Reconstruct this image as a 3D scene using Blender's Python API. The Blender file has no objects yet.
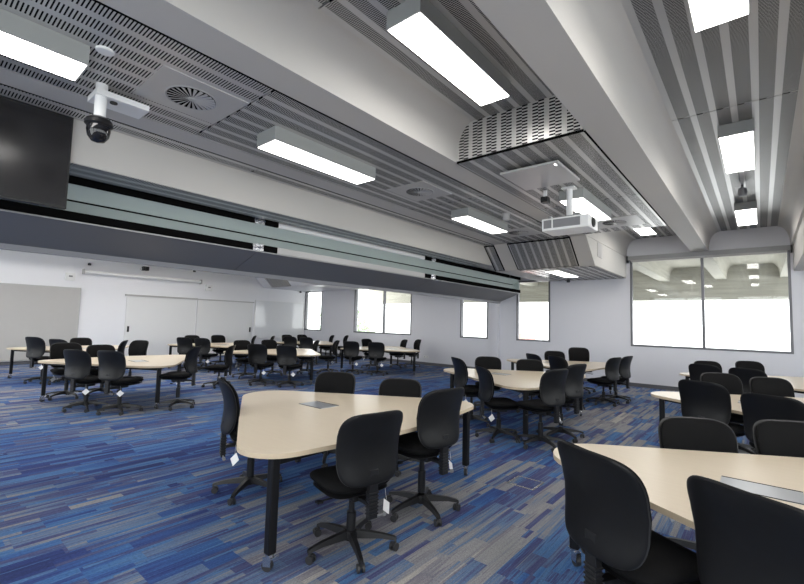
import bpy, math, random
from mathutils import Vector, Matrix
random.seed(7)
S = bpy.context.scene
COL = S.collection
PI = math.pi
H = 1.55            # eye height
YB = 13.05          # window wall
XL = -17.1          # far left wall
SOF = 3.53          # beam soffit height
REC = 4.0           # recessed panel height
DROP = 2.95         # lowered ceiling at the window wall

# ------------------------------------------------------------------ materials
def mat(name, color=(.8, .8, .8), rough=.5, metal=0.0, emit=None, spec=.5, coat=0.0, bump=None, vary=None):
    m = bpy.data.materials.new(name); m.use_nodes = True
    nt = m.node_tree; b = nt.nodes['Principled BSDF']
    b.inputs['Base Color'].default_value = (*color, 1)
    b.inputs['Roughness'].default_value = rough
    b.inputs['Metallic'].default_value = metal
    b.inputs['Specular IOR Level'].default_value = spec
    if coat: b.inputs['Coat Weight'].default_value = coat; b.inputs['Coat Roughness'].default_value = .1
    if emit:
        b.inputs['Emission Color'].default_value = (*emit[0], 1); b.inputs['Emission Strength'].default_value = emit[1]
    tc = nt.nodes.new('ShaderNodeTexCoord')
    if vary:
        amount, scale = vary
        n = nt.nodes.new('ShaderNodeTexNoise'); n.inputs['Scale'].default_value = scale; n.inputs['Detail'].default_value = 3
        nt.links.new(tc.outputs['Object'], n.inputs['Vector'])
        mx = nt.nodes.new('ShaderNodeMix'); mx.data_type = 'RGBA'
        mx.inputs[6].default_value = (*[c*(1-amount) for c in color], 1)
        mx.inputs[7].default_value = (*[min(1, c*(1+amount)) for c in color], 1)
        nt.links.new(n.outputs['Fac'], mx.inputs[0]); nt.links.new(mx.outputs[2], b.inputs['Base Color'])
    if bump:
        strength, scale = bump
        n = nt.nodes.new('ShaderNodeTexNoise'); n.inputs['Scale'].default_value = scale; n.inputs['Detail'].default_value = 2
        nt.links.new(tc.outputs['Object'], n.inputs['Vector'])
        bp = nt.nodes.new('ShaderNodeBump'); bp.inputs['Strength'].default_value = strength; bp.inputs['Distance'].default_value = .002
        nt.links.new(n.outputs['Fac'], bp.inputs['Height']); nt.links.new(bp.outputs['Normal'], b.inputs['Normal'])
    return m

def math_node(nt, op, a, b=None, c=None):
    n = nt.nodes.new('ShaderNodeMath'); n.operation = op
    for i, v in enumerate((a, b, c)):
        if v is None: continue
        if isinstance(v, (int, float)): n.inputs[i].default_value = v
        else: nt.links.new(v, n.inputs[i])
    return n.outputs[0]

def perforated(name, x0, pitch=.19, band=.13, slot=.018, open_=.5, cols=2, vertical=False):
    """grey metal sheet: bands of punched slots running along Y, plain strips between"""
    m = bpy.data.materials.new(name); m.use_nodes = True
    nt = m.node_tree; b = nt.nodes['Principled BSDF']
    g = nt.nodes.new('ShaderNodeNewGeometry'); sp = nt.nodes.new('ShaderNodeSeparateXYZ')
    nt.links.new(g.outputs['Position'], sp.inputs[0])
    x, y, z = sp.outputs
    v = math_node(nt, 'SUBTRACT', z, y) if vertical else y
    u = math_node(nt, 'MULTIPLY', math_node(nt, 'SUBTRACT', x, x0), 1/pitch)
    fu = math_node(nt, 'FRACT', u)
    t = math_node(nt, 'MULTIPLY', fu, pitch/band)                    # 0..1 inside a band
    inband = math_node(nt, 'LESS_THAN', t, 1.0)
    tc_ = math_node(nt, 'MULTIPLY', t, cols)
    ci = math_node(nt, 'FLOOR', tc_)
    fc = math_node(nt, 'FRACT', tc_)
    lo = math_node(nt, 'GREATER_THAN', t, .03); hi = math_node(nt, 'LESS_THAN', t, .97)
    vv = math_node(nt, 'ADD', math_node(nt, 'MULTIPLY', v, 1/slot), math_node(nt, 'MULTIPLY', ci, .5))
    sl = math_node(nt, 'LESS_THAN', math_node(nt, 'FRACT', vv), open_)
    k = math_node(nt, 'MULTIPLY', math_node(nt, 'MULTIPLY', inband, sl), math_node(nt, 'MULTIPLY', lo, hi))
    mx = nt.nodes.new('ShaderNodeMix'); mx.data_type = 'RGBA'
    mx.inputs[6].default_value = (.55, .54, .525, 1); mx.inputs[7].default_value = (.012, .012, .013, 1)
    nt.links.new(k, mx.inputs[0]); nt.links.new(mx.outputs[2], b.inputs['Base Color'])
    b.inputs['Metallic'].default_value = .35
    r = nt.nodes.new('ShaderNodeMix'); r.inputs[2].default_value = .32; r.inputs[3].default_value = .95
    nt.links.new(k, r.inputs[0]); nt.links.new(r.outputs[0], b.inputs['Roughness'])
    s = nt.nodes.new('ShaderNodeMix'); s.inputs[2].default_value = .5; s.inputs[3].default_value = .0
    nt.links.new(k, s.inputs[0]); nt.links.new(s.outputs[0], b.inputs['Specular IOR Level'])
    return m

def carpet_material():
    m = bpy.data.materials.new('striped_carpet'); m.use_nodes = True
    nt = m.node_tree; b = nt.nodes['Principled BSDF']
    g = nt.nodes.new('ShaderNodeNewGeometry'); sp = nt.nodes.new('ShaderNodeSeparateXYZ')
    nt.links.new(g.outputs['Position'], sp.inputs[0]); x, y, z = sp.outputs
    def comb(a, b_, c=0.0):
        n = nt.nodes.new('ShaderNodeCombineXYZ')
        for i, v in enumerate((a, b_, c)):
            if isinstance(v, (int, float)): n.inputs[i].default_value = v
            else: nt.links.new(v, n.inputs[i])
        return n.outputs[0]
    def white(vec):
        n = nt.nodes.new('ShaderNodeTexWhiteNoise'); n.noise_dimensions = '3D'; nt.links.new(vec, n.inputs['Vector']); return n.outputs['Value']
    def noise(vec, scale, detail=2, rough=.5):
        n = nt.nodes.new('ShaderNodeTexNoise'); n.inputs['Scale'].default_value = scale; n.inputs['Detail'].default_value = detail
        n.inputs['Roughness'].default_value = rough
        nt.links.new(vec, n.inputs['Vector']); return n.outputs['Fac']
    # carpet planks .25 x 1.0 laid in running bond along Y
    W, L = .25, 1.0
    pu = math_node(nt, 'MULTIPLY', x, 1/W); pr = math_node(nt, 'FLOOR', pu)
    poff = white(comb(pr, 3.7)); pv = math_node(nt, 'ADD', math_node(nt, 'MULTIPLY', y, 1/L), poff); pc = math_node(nt, 'FLOOR', pv)
    plank = white(comb(pr, pc, 1.3))
    # stripes within the planks, of uneven width (domain shifted per plank)
    sw = math_node(nt, 'ADD', math_node(nt, 'MULTIPLY', x, 1/.062), math_node(nt, 'MULTIPLY', plank, 7.0))
    wob = math_node(nt, 'SINE', math_node(nt, 'MULTIPLY', sw, 2.1))
    sw2 = math_node(nt, 'ADD', sw, math_node(nt, 'MULTIPLY', wob, .38))
    sr = math_node(nt, 'FLOOR', sw2)
    so = white(comb(sr, pr, 9.1))
    sv = math_node(nt, 'FLOOR', math_node(nt, 'ADD', math_node(nt, 'MULTIPLY', y, 1/.62), math_node(nt, 'MULTIPLY', so, 5.0)))
    stripe = white(comb(sr, sv, 5.5))
    big = noise(comb(math_node(nt, 'MULTIPLY', x, 1.0), math_node(nt, 'MULTIPLY', y, .55)), .55, 1)
    fine = noise(comb(math_node(nt, 'MULTIPLY', x, 95), math_node(nt, 'MULTIPLY', y, 2.2)), 1.0, 3, .7)
    med = noise(comb(math_node(nt, 'MULTIPLY', x, 30), math_node(nt, 'MULTIPLY', y, .9)), 1.0, 2, .6)
    v = math_node(nt, 'ADD', math_node(nt, 'MULTIPLY', stripe, .44), math_node(nt, 'MULTIPLY', plank, .28))
    v = math_node(nt, 'ADD', v, math_node(nt, 'MULTIPLY', big, .85))
    v = math_node(nt, 'ADD', v, math_node(nt, 'MULTIPLY', med, .34))
    v = math_node(nt, 'ADD', v, math_node(nt, 'MULTIPLY', fine, .36))
    v = math_node(nt, 'ADD', v, -.79)
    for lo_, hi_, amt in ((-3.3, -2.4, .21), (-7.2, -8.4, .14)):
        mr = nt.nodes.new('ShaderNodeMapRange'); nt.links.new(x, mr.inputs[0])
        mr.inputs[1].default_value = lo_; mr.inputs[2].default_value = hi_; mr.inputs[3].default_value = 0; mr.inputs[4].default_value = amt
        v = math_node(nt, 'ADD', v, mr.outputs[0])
    cr = nt.nodes.new('ShaderNodeValToRGB'); nt.links.new(v, cr.inputs[0])
    e = cr.color_ramp; e.interpolation = 'LINEAR'
    cols = [(0.0, (.03, .042, .125)), (.16, (.037, .06, .19)), (.27, (.046, .115, .29)), (.36, (.085, .175, .33)), (.42, (.055, .055, .15)),
            (.50, (.085, .10, .19)), (.56, (.095, .16, .28)), (.63, (.20, .205, .23)), (.74, (.26, .26, .265)), (.84, (.14, .135, .18)), (1.0, (.36, .345, .32))]
    while len(e.elements) < len(cols): e.elements.new(.5)
    for i, (p, c) in enumerate(cols): e.elements[i].position = p; e.elements[i].color = (*c, 1)
    # woven flecks
    fl = nt.nodes.new('ShaderNodeTexNoise'); fl.inputs['Scale'].default_value = 1.0; fl.inputs['Detail'].default_value = 2
    nt.links.new(comb(math_node(nt, 'MULTIPLY', x, 230), math_node(nt, 'MULTIPLY', y, 60)), fl.inputs['Vector'])
    mulv = math_node(nt, 'ADD', math_node(nt, 'MULTIPLY', fl.outputs['Fac'], 1.3), .38)
    hs = nt.nodes.new('ShaderNodeHueSaturation'); nt.links.new(cr.outputs[0], hs.inputs['Color']); nt.links.new(mulv, hs.inputs['Value'])
    nt.links.new(hs.outputs[0], b.inputs['Base Color'])
    b.inputs['Roughness'].default_value = .95; b.inputs['Specular IOR Level'].default_value = .1
    return m

def wood_material():
    m = bpy.data.materials.new('pale_maple_laminate'); m.use_nodes = True
    nt = m.node_tree; b = nt.nodes['Principled BSDF']
    tc = nt.nodes.new('ShaderNodeTexCoord'); mp = nt.nodes.new('ShaderNodeMapping'); mp.inputs['Scale'].default_value = (3, 40, 40)
    n = nt.nodes.new('ShaderNodeTexNoise'); n.inputs['Scale'].default_value = 1.0; n.inputs['Detail'].default_value = 4
    nt.links.new(tc.outputs['Object'], mp.inputs[0]); nt.links.new(mp.outputs[0], n.inputs['Vector'])
    mx = nt.nodes.new('ShaderNodeMix'); mx.data_type = 'RGBA'
    mx.inputs[6].default_value = (.68, .58, .44, 1); mx.inputs[7].default_value = (.75, .65, .51, 1)
    nt.links.new(n.outputs['Fac'], mx.inputs[0]); nt.links.new(mx.outputs[2], b.inputs['Base Color'])
    b.inputs['Roughness'].default_value = .28; b.inputs['Specular IOR Level'].default_value = .5
    return m

def concrete_material():
    m = mat('board_marked_concrete', (.46, .44, .38), .9)
    nt = m.node_tree; b = nt.nodes['Principled BSDF']
    tc = nt.nodes.new('ShaderNodeTexCoord'); mp = nt.nodes.new('ShaderNodeMapping'); mp.inputs['Scale'].default_value = (.5, .5, 9)
    n = nt.nodes.new('ShaderNodeTexNoise'); n.inputs['Scale'].default_value = 1.4; n.inputs['Detail'].default_value = 6
    nt.links.new(tc.outputs['Object'], mp.inputs[0]); nt.links.new(mp.outputs[0], n.inputs['Vector'])
    mx = nt.nodes.new('ShaderNodeMix'); mx.data_type = 'RGBA'
    mx.inputs[6].default_value = (.34, .33, .28, 1); mx.inputs[7].default_value = (.68, .66, .58, 1)
    nt.links.new(n.outputs['Fac'], mx.inputs[0]); nt.links.new(mx.outputs[2], b.inputs['Base Color'])
    return m

def glass_material():
    m = bpy.data.materials.new('window_glass'); m.use_nodes = True
    nt = m.node_tree; nt.nodes.clear()
    o = nt.nodes.new('ShaderNodeOutputMaterial'); t = nt.nodes.new('ShaderNodeBsdfTransparent'); t.inputs[0].default_value = (.93, .95, .95, 1)
    gl = nt.nodes.new('ShaderNodeBsdfGlossy'); gl.inputs['Roughness'].default_value = .01
    f = nt.nodes.new('ShaderNodeLayerWeight'); f.inputs[0].default_value = .5
    k = math_node(nt, 'ADD', math_node(nt, 'MULTIPLY', math_node(nt, 'POWER', f.outputs['Facing'], 4.0), .6), .05)
    mx = nt.nodes.new('ShaderNodeMixShader')
    nt.links.new(k, mx.inputs[0]); nt.links.new(t.outputs[0], mx.inputs[1]); nt.links.new(gl.outputs[0], mx.inputs[2]); nt.links.new(mx.outputs[0], o.inputs[0])
    return m

M = dict(
    wall=mat('wall_paint', (.72, .72, .755), .6, vary=(.015, .8)),
    wall_lit=mat('wall_paint_lit', (.90, .90, .92), .5, vary=(.01, .8)),  # same wall paint made paler: the far wall's stronger light put into colour
    beam=mat('beam_paint', (.53, .51, .48), .7, vary=(.02, 1.5)),
    white=mat('white_paint_gloss', (.84, .84, .83), .35),
    skirt=mat('dark_skirting', (.10, .10, .11), .5),
    frame=mat('grey_aluminium', (.16, .16, .17), .4, .6),
    carpet=carpet_material(), wood=wood_material(),
    edge=mat('table_edge_band', (.60, .49, .35), .45),
    black=mat('black_plastic', (.008, .008, .009), .42, vary=(.1, 20)),
    shell=mat('black_shell_plastic', (.007, .007, .0075), .40, spec=.3),
    edge_glint=mat('edge_highlight_grey', (.03, .03, .031), .3),
    fabric=mat('black_fabric', (.007, .007, .0075), .9, spec=.12, bump=(.4, 400)),
    leg=mat('black_powder_coat', (.006, .006, .007), .45, spec=.3),
    chrome=mat('satin_chrome', (.7, .7, .72), .25, 1.0),
    tag=mat('white_card', (.85, .85, .85), .6),
    castor=mat('castor_rubber', (.03, .03, .032), .45),
    lightbody=mat('fixture_grey', (.30, .31, .30), .5),
    diffuser=mat('light_diffuser', (.9, .9, .9), .4, emit=((1, .97, .93), 7.5)),
    gap=mat('black_gap', (.006, .006, .006), .9, spec=.0),
    plate=mat('pale_grey_metal', (.50, .49, .48), .35, .2),
    screen=mat('display_glass', (.012, .011, .012), .22, spec=.6),
    bezel=mat('display_bezel', (.01, .01, .01), .4),
    part=mat('partition_grey', (.165, .16, .16), .5),
    partedge=mat('partition_edge', (.35, .35, .35), .35, .4),
    leaf=mat('partition_pale_green', (.50, .56, .545), .28, .1),
    alu=mat('bright_aluminium', (.78, .79, .80), .25, .8),
    pin=mat('beige_pinboard', (.50, .49, .47), .85, vary=(.02, 6)),
    board=mat('whiteboard', (.82, .83, .84), .08),
    concrete=concrete_material(), glass=glass_material(),
    perf=perforated('slotted_panel', -3.312-.1925*12, pitch=.1925, band=.138),
    perf_big=perforated('wide_slotted_panel', -3.312-.1925*12, pitch=.1925, slot=.024, open_=.42, cols=1, band=.135),
    perf_hi=perforated('slotted_panel_window_bay', -.5075-.183*200, pitch=.183, band=.130, slot=.018, open_=.55),
    perf_hi2=perforated('slotted_panel_projector_bay', -.5075-1.865-.183*200, pitch=.183, band=.130, slot=.018, open_=.52),
    perf_v=perforated('slotted_slope_panel', -4.62-.183*10, pitch=.183, band=.135, slot=.034, open_=.5, vertical=True),
    perf_v2=perforated('slotted_front_panel', -2.80, pitch=.187, band=.140, slot=.036, open_=.5, vertical=True),
    perf_low=perforated('slotted_low_panel', -2.80-.187*20, pitch=.187, band=.135),
    blind=mat('blind_cassette', (.30, .30, .30), .5),
    port=mat('port_aluminium', (.55, .57, .60), .3, .7),
    grey=mat('mid_grey_plastic', (.22, .22, .23), .45),
    lens=mat('lens_glass', (.01, .01, .012), .08),
    grass=mat('garden_green', (.34, .42, .28), .9, vary=(.3, 2)),
    brick=mat('red_wall_paint', (.50, .24, .20), .8),
    render=mat('pale_render', (.75, .75, .73), .9),
    outdoor_grey=mat('outdoor_matte_grey', (.25, .25, .24), .9, vary=(.1, 1)),
)

# ------------------------------------------------------------------ mesh helpers
class MB:
    def __init__(self): self.v = []; self.f = []; self.mi = []
    def add(self, vs, fs, mi=0):
        n = len(self.v); self.v += [tuple(v) for v in vs]; self.f += [tuple(i+n for i in f) for f in fs]; self.mi += [mi]*len(fs); return self
    def box(self, c, s, rot=None, mi=0):
        x, y, z = (k/2 for k in s)
        vs = [Vector((a*x, b*y, d*z)) for a in (-1, 1) for b in (-1, 1) for d in (-1, 1)]
        if rot is not None: vs = [rot @ v for v in vs]
        vs = [v+Vector(c) for v in vs]
        return self.add(vs, [(0, 1, 3, 2), (4, 6, 7, 5), (0, 4, 5, 1), (2, 3, 7, 6), (0, 2, 6, 4), (1, 5, 7, 3)], mi)
    def bx(self, x0, x1, y0, y1, z0, z1, mi=0):
        return self.box(((x0+x1)/2, (y0+y1)/2, (z0+z1)/2), (abs(x1-x0), abs(y1-y0), abs(z1-z0)), None, mi)
    def tube(self, a, b, r0, r1=None, n=12, mi=0):
        r1 = r0 if r1 is None else r1; a = Vector(a); b = Vector(b); d = (b-a).normalized()
        u = d.orthogonal().normalized(); w = d.cross(u)
        vs = [p+(u*math.cos(2*PI*i/n)+w*math.sin(2*PI*i/n))*r for p, r in ((a, r0), (b, r1)) for i in range(n)]
        fs = [(i, (i+1) % n, n+(i+1) % n, n+i) for i in range(n)]+[tuple(range(n-1, -1, -1)), tuple(range(n, 2*n))]
        return self.add(vs, fs, mi)
    def lathe(self, prof, c=(0, 0, 0), n=20, mi=0):
        """profile of (r, z) turned about the vertical through c"""
        vs = []; m = len(prof)
        for i in range(n):
            a = 2*PI*i/n
            for r, z in prof: vs.append((c[0]+r*math.cos(a), c[1]+r*math.sin(a), c[2]+z))
        fs = [(i*m+j, ((i+1) % n)*m+j, ((i+1) % n)*m+j+1, i*m+j+1) for i in range(n) for j in range(m-1)]
        return self.add(vs, fs, mi)
    def prism(self, poly, z0, z1, mi=0, mi_side=None):
        """plan polygon (counter-clockwise) raised from z0 to z1"""
        n = len(poly); vs = [(x, y, z0) for x, y in poly]+[(x, y, z1) for x, y in poly]
        self.add(vs, [tuple(range(n-1, -1, -1)), tuple(range(n, 2*n))], mi)
        return self.add(vs, [(i, (i+1) % n, n+(i+1) % n, n+i) for i in range(n)], mi if mi_side is None else mi_side)
    def extrude(self, prof, axis, a, b, mi=0):
        """closed profile extruded along x (profile y,z) or y (profile x,z)"""
        n = len(prof)
        f = (lambda p, t: (t, p[0], p[1])) if axis == 'x' else (lambda p, t: (p[0], t, p[1]))
        vs = [f(p, a) for p in prof]+[f(p, b) for p in prof]
        return self.add(vs, [(i, (i+1) % n, n+(i+1) % n, n+i) for i in range(n)]+[tuple(range(n-1, -1, -1)), tuple(range(n, 2*n))], mi)
    def build(self, name, m, parent=None, smooth=False, bevel=0, loc=None):
        me = bpy.data.meshes.new(name); me.from_pydata(self.v, [], self.f)
        for k in (m if isinstance(m, (list, tuple)) else [m]): me.materials.append(k)
        me.polygons.foreach_set('material_index', self.mi)
        import bmesh
        bm = bmesh.new(); bm.from_mesh(me); bmesh.ops.recalc_face_normals(bm, faces=bm.faces)
        if bevel:
            bmesh.ops.remove_doubles(bm, verts=bm.verts, dist=1e-6)
            bmesh.ops.bevel(bm, geom=[e for e in bm.edges if e.is_manifold and e.calc_face_angle(0) > .5], offset=bevel, segments=2, affect='EDGES', profile=.5)
        bm.to_mesh(me); bm.free()
        if smooth:
            me.polygons.foreach_set('use_smooth', [True]*len(me.polygons))
            try: me.set_sharp_from_angle(angle=math.radians(38))
            except Exception: pass
        o = bpy.data.objects.new(name, me); COL.objects.link(o)
        if parent: o.parent = parent
        if loc: o.location = loc
        return o

def tag(o, label=None, cat=None, group=None, kind=None):
    if label: o['label'] = label
    if cat: o['category'] = cat
    if group: o['group'] = group
    if kind: o['kind'] = kind
    return o
def structure(o, label=None): 
    o['kind'] = 'structure'
    if label: o['label'] = label
    return o
def empty(name, loc=(0, 0, 0), rz=0):
    o = bpy.data.objects.new(name, None); o.location = loc; o.rotation_euler = (0, 0, rz); o.empty_display_size = .1
    COL.objects.link(o); return o
def copy_tree(o, parent=None):
    c = o.copy(); COL.objects.link(c); c.parent = parent
    for ch in list(o.children): copy_tree(ch, c)
    return c

# ------------------------------------------------------------------ camera
Mc = None
def camera():
    yaw, pi, ro, f = .697719, .0717209, -.0262227, 428.53
    fwd = Vector((-math.sin(yaw)*math.cos(pi), math.cos(yaw)*math.cos(pi), math.sin(pi)))
    rt = Vector((math.cos(yaw), math.sin(yaw), 0)); dn = fwd.cross(rt)
    c, s = math.cos(ro), math.sin(ro)
    r = c*rt+s*dn; d = -s*rt+c*dn
    cam = bpy.data.cameras.new('camera'); cam.sensor_width = 36; cam.lens = f*36/804; cam.clip_start = .05; cam.clip_end = 300
    o = bpy.data.objects.new('camera', cam); COL.objects.link(o)
    mm = Matrix((r, -d, -fwd)).transposed().to_4x4(); mm.translation = (0, 0, H); o.matrix_world = mm
    S.camera = o
    return r, d, fwd, f
CR, CD, CF, FPX = camera()
def project(x, y, z):
    p = Vector((x, y, z-H)); w = p.dot(CF); return 402+FPX*p.dot(CR)/w, 292+FPX*p.dot(CD)/w

# ------------------------------------------------------------------ room shell
XR, YF = 5.6, -3.6
structure(MB().bx(XL-.3, XR+.3, YF-.3, YB+.3, -.2, 0).build('floor', M['carpet']))
structure(MB().bx(XL-.3, XR+.3, YF-.3, YB+.3, 4.3, 4.5).build('ceiling', M['beam']))
structure(MB().bx(XL-.25, XL, YF-.2, YB+.2, 0, 4.3).build('wall_left', M['wall_lit']))
SILL, HEAD = 1.08, 3.5
RW_ADDED = [(-3.0, .4), (1.0, 4.4), (5.0, 8.4), (9.0, 12.4)]           # unseen glazing added along the right wall to bring in daylight
FW_ADDED = [(-16.4, -12.4), (-11.8, -7.8), (-5.0, -1.6), (-1.0, 2.0), (2.4, 5.2)]   # more glazing added behind the viewer, also for daylight
w = MB(); y = YF
for a, b_ in RW_ADDED: w.bx(XR, XR+.25, y, a, 0, 4.3).bx(XR, XR+.25, a, b_, 0, .9).bx(XR, XR+.25, a, b_, HEAD, 4.3); y = b_
structure(w.bx(XR, XR+.25, y, YB+.2, 0, 4.3).build('wall_right', M['wall']))
w = MB(); x = XL
for a, b_ in FW_ADDED: w.bx(x, a, YF-.25, YF, 0, 4.3).bx(a, b_, YF-.25, YF, 0, .9).bx(a, b_, YF-.25, YF, HEAD, 4.3); x = b_
structure(w.bx(x, XR, YF-.25, YF, 0, 4.3).build('wall_front', M['wall']))
for i, (a, b_) in enumerate(RW_ADDED):
    e = structure(empty('window_%d' % (i+7), (XR, (a+b_)/2, .9)), 'unseen tall window added for daylight in the wall to the right')
    h = (b_-a)/2; z = HEAD-.9
    MB().bx(.05, .12, -h, -h+.05, 0, z).bx(.05, .12, h-.05, h, 0, z).bx(.05, .12, -.025, .025, .05, z-.05).bx(.05, .12, -h+.05, h-.05, 0, .05).bx(.05, .12, -h+.05, h-.05, z-.05, z).build('window_frame', M['frame'], e)
    MB().bx(.08, .09, -h+.02, h-.02, .02, z-.02).build('glass_pane', M['glass'], e)
for i, (a, b_) in enumerate(FW_ADDED):
    e = structure(empty('window_%d' % (i+11), ((a+b_)/2, YF, .9)), 'unseen tall window added for daylight in the wall behind the viewer')
    h = (b_-a)/2; z = HEAD-.9
    MB().bx(-h, -h+.05, -.12, -.05, 0, z).bx(h-.05, h, -.12, -.05, 0, z).bx(-.025, .025, -.12, -.05, .05, z-.05).bx(-h+.05, h-.05, -.12, -.05, 0, .05).bx(-h+.05, h-.05, -.12, -.05, z-.05, z).build('window_frame', M['frame'], e)
    MB().bx(-h+.02, h-.02, -.09, -.08, .02, z-.02).build('glass_pane', M['glass'], e)
# window openings: x0, x1, head, mullions
WIN = [(-17.1, -15.83, 2.96, []), (-13.63, -10.43, 3.0, [-11.9]), (-8.2, -7.1, 3.0, []), (-6.07, -4.97, 3.0, []), (-2.74, .55, HEAD, [-1.1]), (2.3, 5.3, HEAD, [3.8])]
w = MB(); x = XL
for x0, x1, hd, mu in WIN:
    if x0 > x: w.bx(x, x0, YB, YB+.22, 0, 4.3)
    w.bx(x0, x1, YB, YB+.22, 0, SILL); w.bx(x0, x1, YB, YB+.22, hd, 4.3); x = x1
w.bx(x, XR, YB, YB+.22, 0, 4.3)
structure(w.build('wall_back', M['wall']))
wl = ['narrow corner window beside the whiteboard wall', 'two-pane window of the far room behind tables', 'narrow window just left of the partition post',
      'narrow window at the end of the folded partition', 'wide two-pane window with roller blind on the end wall', 'wide two-pane window out of frame']
for i, (x0, x1, hd, mu) in enumerate(WIN):
    e = structure(empty('window_%d' % (i+1), ((x0+x1)/2, YB, SILL)), wl[i])
    cx = (x0+x1)/2; b = MB(); t = .05; yy0, yy1 = -.012, .10
    b.bx(x0-cx, x0-cx+t, yy0, yy1, 0, hd-SILL); b.bx(x1-cx-t, x1-cx, yy0, yy1, 0, hd-SILL)
    b.bx(x0-cx+t, x1-cx-t, yy0, yy1, 0, t); b.bx(x0-cx+t, x1-cx-t, yy0, yy1, hd-SILL-t, hd-SILL)
    for mx_ in mu: b.bx(mx_-cx-.03, mx_-cx+.03, yy0, yy1, t, hd-SILL-t)
    b.build('window_frame', M['frame'], e)
    ed = [x0]+mu+[x1]
    for a, c in zip(ed, ed[1:]):
        MB().bx(a-cx+.02, c-cx-.02, .045, .055, .02, hd-SILL-.02).build('glass_pane', M['glass'], e)
structure(MB().bx(XL+.02, XR, YB-.02, YB, 0, .1).build('baseboard_back', M['skirt']))
structure(MB().bx(XL, XL+.02, YF, YB-.02, 0, .1).build('baseboard_left', M['skirt']))

# beams with coved sides
def cove(cx, hw=.175, spread=.21, z0=SOF, z1=REC):
    side = [(hw+spread*(1-math.cos(t*PI/2))**1.15*1.0, z0+(z1-z0)*math.sin(t*PI/2)) for t in [k/10 for k in range(11)]]
    pr = [(cx-a, z) for a, z in reversed(side)]+[(cx+a, z) for a, z in side]
    return pr+[(cx+hw+spread, 4.3), (cx-hw-spread, 4.3)]
BEAMS = [-4.86+1.865*k for k in (0, 1, 2, 3, 4, 5)]
for bxx in BEAMS:
    structure(MB().extrude(cove(bxx), 'y', YF, YB).build('ceiling_beam', M['beam'], smooth=True))
for k in range(1, 7):
    structure(MB().extrude(cove(-4.86-1.865*k), 'y', YF, YB).build('ceiling_beam', M['beam'], smooth=True))
# wall above the fascia, fascia (trim) beside the folding partition
structure(MB().bx(-5.6, -5.3, YF, YB, 3.08, SOF+.3).build('trim_1', M['beam']))
structure(MB().bx(-5.78, -5.6, YF, 9.5, 3.08, 3.135).bx(-6.8, -5.6, YF, YB, 3.135, 4.3).build('trim_2', M['beam']))
# lowered bulkheads along the window wall
def bulk(x0, x1, name='trim_3'):
    prof = [(9.46, SOF), (10.1, DROP), (YB, DROP), (YB, 4.25), (9.46, 4.25)]
    return structure(MB().extrude(prof, 'x', x0, x1).build(name, M['beam']))
bulk(-5.3, -2.83); bulk(.60, 4.4, 'trim_4'); 
structure(MB().extrude([(10.1, SOF), (10.7, DROP), (YB, DROP), (YB, 4.25), (10.1, 4.25)], 'x', XL, -6.8).build('trim_5', M['wall']))
# panels ------------------------------------------------------------
def panel(x0, x1, y0, y1, z, m, label, th=.03, group=None, name='ceiling_panel'):
    o = MB().bx(x0, x1, y0, y1, z, z+th).build(name, m)
    return tag(o, label, 'ceiling panel', group)
g = .016
def sealed_gap(x0, x1, y0, y1, z):
    pass
# bay beside the partition, at soffit height
panel(-4.67, -3.185, YF+.02, 2.0-g/2, SOF, M['perf_big'], 'slotted grey ceiling panel with the largest swirl vent and the dome camera', .04)
panel(-4.67, -3.185, 2.0+g/2, 5.74-g/2, SOF, M['perf'], 'slotted grey ceiling panel next after the one with the largest swirl vent', .04)
panel(-4.67, -3.185, 5.74+g/2, 9.45, SOF, M['perf'], 'slotted grey ceiling panel ending at the sloped panel beside the partition', .04)
panel(-5.285, -5.0-g, YF+.02, 3.0-g/2, SOF-.002, M['perf_big'], 'narrow slotted strip along the beige fascia behind the wall display', .04)
panel(-5.285, -5.0-g, 3.0+g/2, 9.45, SOF-.002, M['perf'], 'narrow slotted strip along the beige fascia, far length towards the windows', .04)
structure(MB().bx(-5.035, -4.685, YF, 9.46, SOF-.001, SOF+.1).build('trim_6', M['beam']))
# bay with the projector: high, lowered in the middle, high again
panel(-2.62, -1.5, YF+.02, 2.0-g/2, REC, M['perf_hi2'], 'recessed slotted panel above the near end of the big ceiling light')
panel(-2.62, -1.5, 2.0+g/2, 4.36, REC, M['perf_hi2'], 'recessed slotted panel carrying the big ceiling light before the lowered box')
lb = empty('lowered_ceiling_box', (-2.07, 6.8, SOF)); tag(lb, 'lowered slotted ceiling box that carries the projector and access point', 'ceiling box')
def rel(mb_fn, name, m, parent, **k):
    p = parent.location; mb_fn.v = [(x-p.x, y-p.y, z-p.z) for x, y, z in mb_fn.v]      # world coordinates to the parent's
    return mb_fn.build(name, m, parent, **k)
fr = MB(); zs = [k/10 for k in range(11)]
left = [(-2.83+.21*(1-math.cos(t*PI/2))**1.15, SOF+(REC-SOF)*math.sin(t*PI/2)) for t in zs]
right = [(-1.305-.21*(1-math.cos(t*PI/2))**1.15, SOF+(REC-SOF)*math.sin(t*PI/2)) for t in zs]
vs = []; 
for (a, z), (b_, _) in zip(left, right): vs += [(a+.004, 4.36, z), (b_-.004, 4.36, z), (a+.004, 4.39, z), (b_-.004, 4.39, z)]
fs = []
for i in range(10):
    o_ = 4*i; fs += [(o_, o_+1, o_+5, o_+4), (o_+2, o_+6, o_+7, o_+3), (o_, o_+4, o_+6, o_+2), (o_+1, o_+3, o_+7, o_+5)]
fs += [(0, 2, 3, 1), (40, 41, 43, 42)]
rel(MB().add(vs, fs), 'front_panel', M['perf_v2'], lb)
rel(MB().bx(-2.82, -1.32, 4.345, 4.36, SOF-.012, SOF+.012).bx(-2.828, -2.812, 4.36, 9.35, SOF-.006, SOF+.02).bx(-1.325, -1.309, 4.36, 9.35, SOF-.006, SOF+.02), 'black_edge', M['gap'], lb)
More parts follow.
